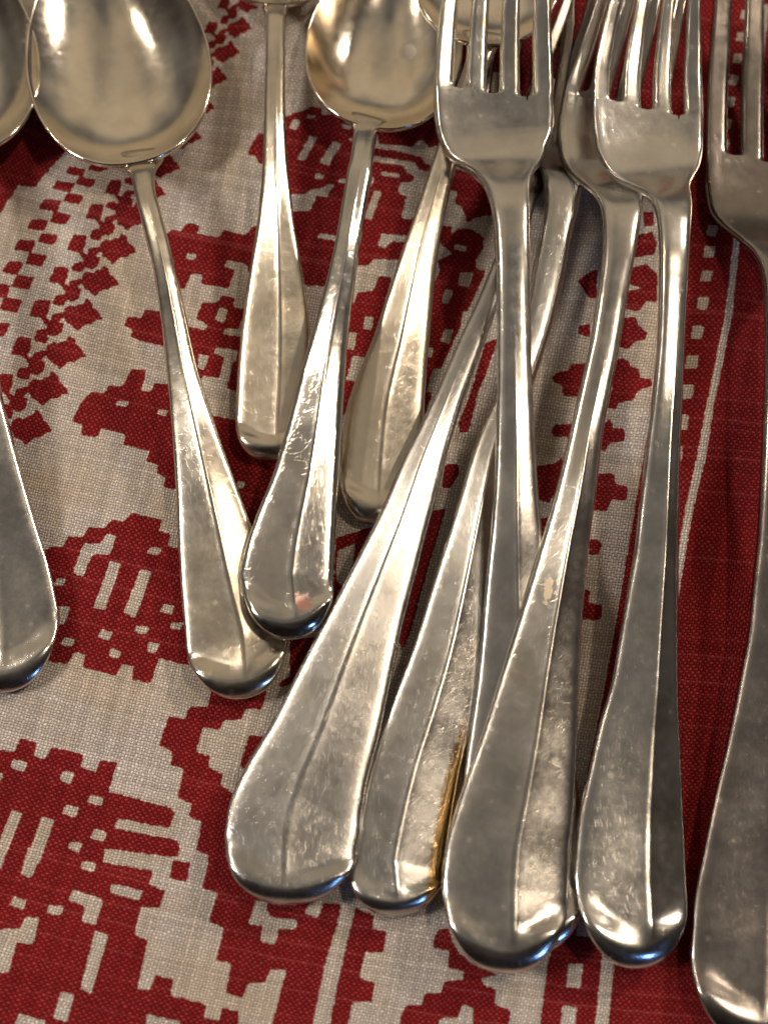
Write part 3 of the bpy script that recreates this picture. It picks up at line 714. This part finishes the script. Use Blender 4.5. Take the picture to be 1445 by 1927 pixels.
MG = 260
Hh, Ww = 1927+2*MG, 1445+2*MG
mask = np.zeros((Hh, Ww), np.float32)
for val, pl in ORDER:
    p = np.array(pl)+MG
    x0 = max(0, int(p[:, 0].min())); x1 = min(Ww, int(p[:, 0].max())+2); y0 = max(0, int(p[:, 1].min())); y1 = min(Hh, int(p[:, 1].max())+2)
    if x1 <= x0 or y1 <= y0: continue
    gx, gy = np.meshgrid(np.arange(x0, x1)+.5, np.arange(y0, y1)+.5)
    ins = np.zeros(gx.shape, bool)
    for k in range(len(p)):
        xa, ya = p[k-1]; xb, yb = p[k]
        if ya == yb: continue
        ins ^= ((ya > gy) != (yb > gy)) & (gx < (xb-xa)*(gy-ya)/(yb-ya)+xa)
    mask[y0:y1, x0:x1][ins] = val
ker = np.exp(-0.5*(np.arange(-9, 10)/1.35)**2); ker /= ker.sum()
tmp = sum(k*np.roll(mask, i-9, 0) for i, k in enumerate(ker))
mask = sum(k*np.roll(tmp, i-9, 1) for i, k in enumerate(ker))

def mir(v, lo, hi):
    L = hi-lo
    t = np.mod(v-lo, 2*L)
    return lo+np.where(t < L, t, 2*L-t)
def outer(lo, hi, step, lim):
    core = np.arange(lo, hi+1e-9, step)
    a = np.arange(lo-0.003, -lim, -0.003)[::-1]; b = np.arange(hi+0.003, lim, 0.003)
    return np.concatenate([a, core, b])
xs = outer(-0.092, 0.092, 0.00030, 0.42)
ys = outer(-0.100, 0.135, 0.00030, 0.42)
GX, GY = np.meshgrid(xs, ys)
Pc = np.stack([GX, GY, 0*GX], -1)
PX_, PY_ = proj(Pc)
bad = (depth(Pc) < 0.02)
PX_ = np.where(bad, 0, PX_); PY_ = np.where(bad, 0, PY_)
PX_ = np.clip(PX_, -4000, 6000); PY_ = np.clip(PY_, -4000, 6000)
mx = mir(PX_, -250, 1690)+MG; my = mir(PY_, -250, 2170)+MG
ix = np.clip(mx.astype(int), 0, Ww-2); iy = np.clip(my.astype(int), 0, Hh-2)
fx = np.clip(mx-ix, 0, 1); fy = np.clip(my-iy, 0, 1)
mv = (mask[iy, ix]*(1-fx)+mask[iy, ix+1]*fx)*(1-fy)+(mask[iy+1, ix]*(1-fx)+mask[iy+1, ix+1]*fx)*fy
# soft folds in the cloth
def fold(x, y, cx, cy, ang, w, ln, h):
    dx, dy = x-cx, y-cy
    a = dx*math.cos(ang)+dy*math.sin(ang); b = -dx*math.sin(ang)+dy*math.cos(ang)
    return h*np.exp(-(b/w)**2)*np.exp(-(a/ln)**2)
Zc = -0.0008+0.00035*np.sin(GX*95+1.0+GY*22)+0.0003*np.sin(GY*80-GX*60)
for fp in [(470, 130, 1.52, .006, .03, .0014), (610, 150, 1.35, .005, .025, .0016), (300, 900, .5, .010, .03, .0006), (150, 1330, -.2, .008, .04, .0006),
           (1345, 760, 1.40, .006, .05, .0010), (1090, 560, 1.25, .004, .02, .0012), (230, 1700, .15, .010, .05, .0007)]:
    c = unproj(fp[0], fp[1], 0)
    Zc = Zc+fold(GX, GY, c[0], c[1], fp[2], fp[3], fp[4], fp[5])
ny, nx = GX.shape
V = np.stack([GX, GY, Zc], -1).reshape(-1, 3)
I = np.arange(nx*ny).reshape(ny, nx)
F = np.stack([I[:-1, :-1], I[:-1, 1:], I[1:, 1:], I[1:, :-1]], -1).reshape(-1, 4)
me = bpy.data.meshes.new('tablecloth')
me.vertices.add(len(V)); me.vertices.foreach_set('co', V.astype(np.float32).ravel())
me.loops.add(F.size); me.loops.foreach_set('vertex_index', F.astype(np.int32).ravel())
me.polygons.add(len(F)); me.polygons.foreach_set('loop_start', np.arange(0, F.size, 4, dtype=np.int32))
me.update(calc_edges=True)
me.polygons.foreach_set('use_smooth', np.ones(len(F), bool))
at = me.attributes.new('print', 'FLOAT', 'POINT')
at.data.foreach_set('value', mv.astype(np.float32).ravel())
# thread directions: the cloth is pulled askew, columns lean and rows dip
PXc = np.clip(PX_, -1500, 3000); PYc = np.clip(PY_, -1500, 3500)
sx = 0.17+0.16*np.exp(-np.clip(PXc, -300, 3000)/450)
Uw = (PXc+sx*(PYc-960))/10.8
Rx = 0.27*PXc-0.00007*PXc**2
Vw = (PYc-Rx)/11.0
uvl = me.uv_layers.new(name='weave')
UVw = np.stack([Uw, Vw], -1).reshape(-1, 2)
uvl.data.foreach_set('uv', UVw[F.reshape(-1)].astype(np.float32).ravel())
cloth = bpy.data.objects.new('tablecloth', me)
sc.collection.objects.link(cloth)
prop(cloth, label='cream linen tablecloth printed with dark red cross-stitch patterns, under all the cutlery', category='tablecloth')

m = bpy.data.materials.new('printed_linen')
nt = nodes(m)
out = N(nt, 'ShaderNodeOutputMaterial')
bs = N(nt, 'ShaderNodeBsdfPrincipled')
nt.links.new(bs.outputs[0], out.inputs[0])
uv = N(nt, 'ShaderNodeUVMap', uv_map='weave')
geo = N(nt, 'ShaderNodeTexCoord')
def nz(vec, s, d=3.0, r=.55, dim='2D'):
    n = N(nt, 'ShaderNodeTexNoise', noise_dimensions=dim)
    n.inputs['Scale'].default_value = s; n.inputs['Detail'].default_value = d; n.inputs['Roughness'].default_value = r
    nt.links.new(vec, n.inputs['Vector'])
    return n
# wobble of the threads
wob = nz(uv.outputs[0], 0.55, 3.0)
wv = N(nt, 'ShaderNodeVectorMath', operation='SUBTRACT'); nt.links.new(wob.outputs['Color'], wv.inputs[0]); wv.inputs[1].default_value = (.5, .5, .5)
ws = N(nt, 'ShaderNodeVectorMath', operation='SCALE'); nt.links.new(wv.outputs[0], ws.inputs[0]); ws.inputs['Scale'].default_value = 0.65
wa = N(nt, 'ShaderNodeVectorMath', operation='ADD'); nt.links.new(uv.outputs[0], wa.inputs[0]); nt.links.new(ws.outputs[0], wa.inputs[1])
sp = N(nt, 'ShaderNodeSeparateXYZ'); nt.links.new(wa.outputs[0], sp.inputs[0])
U2 = M(nt, 'MULTIPLY', sp.outputs[0], 2.0); V2 = M(nt, 'MULTIPLY', sp.outputs[1], 2.0)
iu = M(nt, 'FLOOR', U2); iv = M(nt, 'FLOOR', V2)
fu = M(nt, 'FRACT', U2); fv = M(nt, 'FRACT', V2)
par_ = M(nt, 'FLOORED_MODULO', M(nt, 'ADD', iu, iv), 2.0)
def hump(f): return M(nt, 'POWER', M(nt, 'SINE', M(nt, 'MULTIPLY', f, math.pi)), 0.6)
hu, hv = hump(fu), hump(fv)
over_warp = M(nt, 'MULTIPLY', hu, M(nt, 'MULTIPLY_ADD', hv, .45, .55))
over_weft = M(nt, 'MULTIPLY', hv, M(nt, 'MULTIPLY_ADD', hu, .45, .55))
hgt = M(nt, 'ADD', M(nt, 'MULTIPLY', over_warp, par_), M(nt, 'MULTIPLY', over_weft, M(nt, 'SUBTRACT', 1.0, par_)))
# per-thread variation
def perthread(i, seed):
    c = N(nt, 'ShaderNodeCombineXYZ'); nt.links.new(i, c.inputs[0]); c.inputs[1].default_value = seed
    w = N(nt, 'ShaderNodeTexWhiteNoise', noise_dimensions='2D'); nt.links.new(c.outputs[0], w.inputs['Vector'])
    return w.outputs['Value']
tu = perthread(iu, 3.3); tv = perthread(iv, 8.8)
slub = nz(wa.outputs[0], 0.06, 4.0, .6).outputs['Fac']
cellv = N(nt, 'ShaderNodeCombineXYZ'); nt.links.new(iu, cellv.inputs[0]); nt.links.new(iv, cellv.inputs[1])
wn_ = N(nt, 'ShaderNodeTexWhiteNoise', noise_dimensions='2D'); nt.links.new(cellv.outputs[0], wn_.inputs['Vector'])
# print mask
at_n = N(nt, 'ShaderNodeAttribute', attribute_name='print')
edge = M(nt, 'ADD', at_n.outputs['Fac'], M(nt, 'MULTIPLY', M(nt, 'SUBTRACT', hgt, .6), .10))
edge = M(nt, 'ADD', edge, M(nt, 'MULTIPLY', M(nt, 'SUBTRACT', nz(wa.outputs[0], .9, 2.0).outputs['Fac'], .5), .18))
edge = M(nt, 'ADD', edge, M(nt, 'MULTIPLY', M(nt, 'SUBTRACT', wn_.outputs['Value'], .5), .42))
msk = M(nt, 'MULTIPLY', M(nt, 'SUBTRACT', edge, .385), 5.0, clamp=True)
# colours
cream_a = RAMP(nt, slub, [(.34, (.80, .69, .55)), (.50, (.86, .80, .74)), (.66, (.90, .87, .85))])
cream = MIX(nt, M(nt, 'MULTIPLY', wn_.outputs['Value'], .35), cream_a, (.52, .38, .24))
gap = M(nt, 'SUBTRACT', 1.0, M(nt, 'POWER', hgt, 1.3))
cream = MIX(nt, M(nt, 'MULTIPLY', M(nt, 'SUBTRACT', 1.0, par_), .75), cream, (.59, .51, .43))
cream = MIX(nt, M(nt, 'MULTIPLY', gap, .95), cream, (.24, .18, .135))
worn = M(nt, 'MULTIPLY', M(nt, 'SUBTRACT', nz(wa.outputs[0], .035, 3.0, .6).outputs['Fac'], .45), 3.0, clamp=True)
redc = MIX(nt, M(nt, 'MULTIPLY_ADD', slub, .5, M(nt, 'MULTIPLY', worn, .5)), (.165, .002, .004), (.30, .010, .010))
redc = MIX(nt, M(nt, 'MULTIPLY', M(nt, 'SUBTRACT', 1.0, par_), M(nt, 'MULTIPLY_ADD', wn_.outputs['Value'], .35, .32)), redc, (.46, .075, .075))
redc = MIX(nt, M(nt, 'MULTIPLY', gap, .8), redc, (.09, .0005, .001))
fade = M(nt, 'MULTIPLY', M(nt, 'SUBTRACT', tv, .90), 3.0, clamp=True)
redc = MIX(nt, M(nt, 'MULTIPLY', fade, M(nt, 'MULTIPLY', slub, .8)), redc, (.5, .13, .13))
col = MIX(nt, msk, cream, redc)
thr = M(nt, 'MULTIPLY_ADD', M(nt, 'ADD', tu, tv), .22, .78)
vm = N(nt, 'ShaderNodeVectorMath', operation='SCALE'); nt.links.new(col, vm.inputs[0]); nt.links.new(thr, vm.inputs['Scale'])
nt.links.new(vm.outputs[0], bs.inputs['Base Color'])
bs.inputs['Roughness'].default_value = .82
bs.inputs['Specular IOR Level'].default_value = .12
bs.inputs['Sheen Weight'].default_value = 0.0
bp = N(nt, 'ShaderNodeBump'); bp.inputs['Strength'].default_value = .9; bp.inputs['Distance'].default_value = .00022
fib = nz(wa.outputs[0], 6.0, 2.0).outputs['Fac']
nt.links.new(M(nt, 'MULTIPLY_ADD', fib, .25, hgt), bp.inputs['Height'])
nt.links.new(bp.outputs[0], bs.inputs['Normal'])
me.materials.append(m)

# table under the cloth
import bmesh
bm = bmesh.new()
bmesh.ops.create_cube(bm, size=1.0)
for v in bm.verts:
    v.co.x *= 1.1; v.co.y *= 1.1; v.co.z = v.co.z*0.03-0.0205
tm = bpy.data.meshes.new('table_top'); bm.to_mesh(tm); bm.free()
tw_ = bpy.data.materials.new('dark_wood'); ntw = nodes(tw_)
ow = N(ntw, 'ShaderNodeOutputMaterial'); bw = N(ntw, 'ShaderNodeBsdfPrincipled'); ntw.links.new(bw.outputs[0], ow.inputs[0])
wvn = N(ntw, 'ShaderNodeTexNoise'); wvn.inputs['Scale'].default_value = 14
cc_ = RAMP(ntw, wvn.outputs['Fac'], [(.3, (.10, .05, .025)), (.7, (.20, .10, .05))])
ntw.links.new(cc_, bw.inputs['Base Color']); bw.inputs['Roughness'].default_value = .5
tm.materials.append(tw_)
tb = bpy.data.objects.new('table_top', tm); sc.collection.objects.link(tb); tb['kind'] = 'structure'
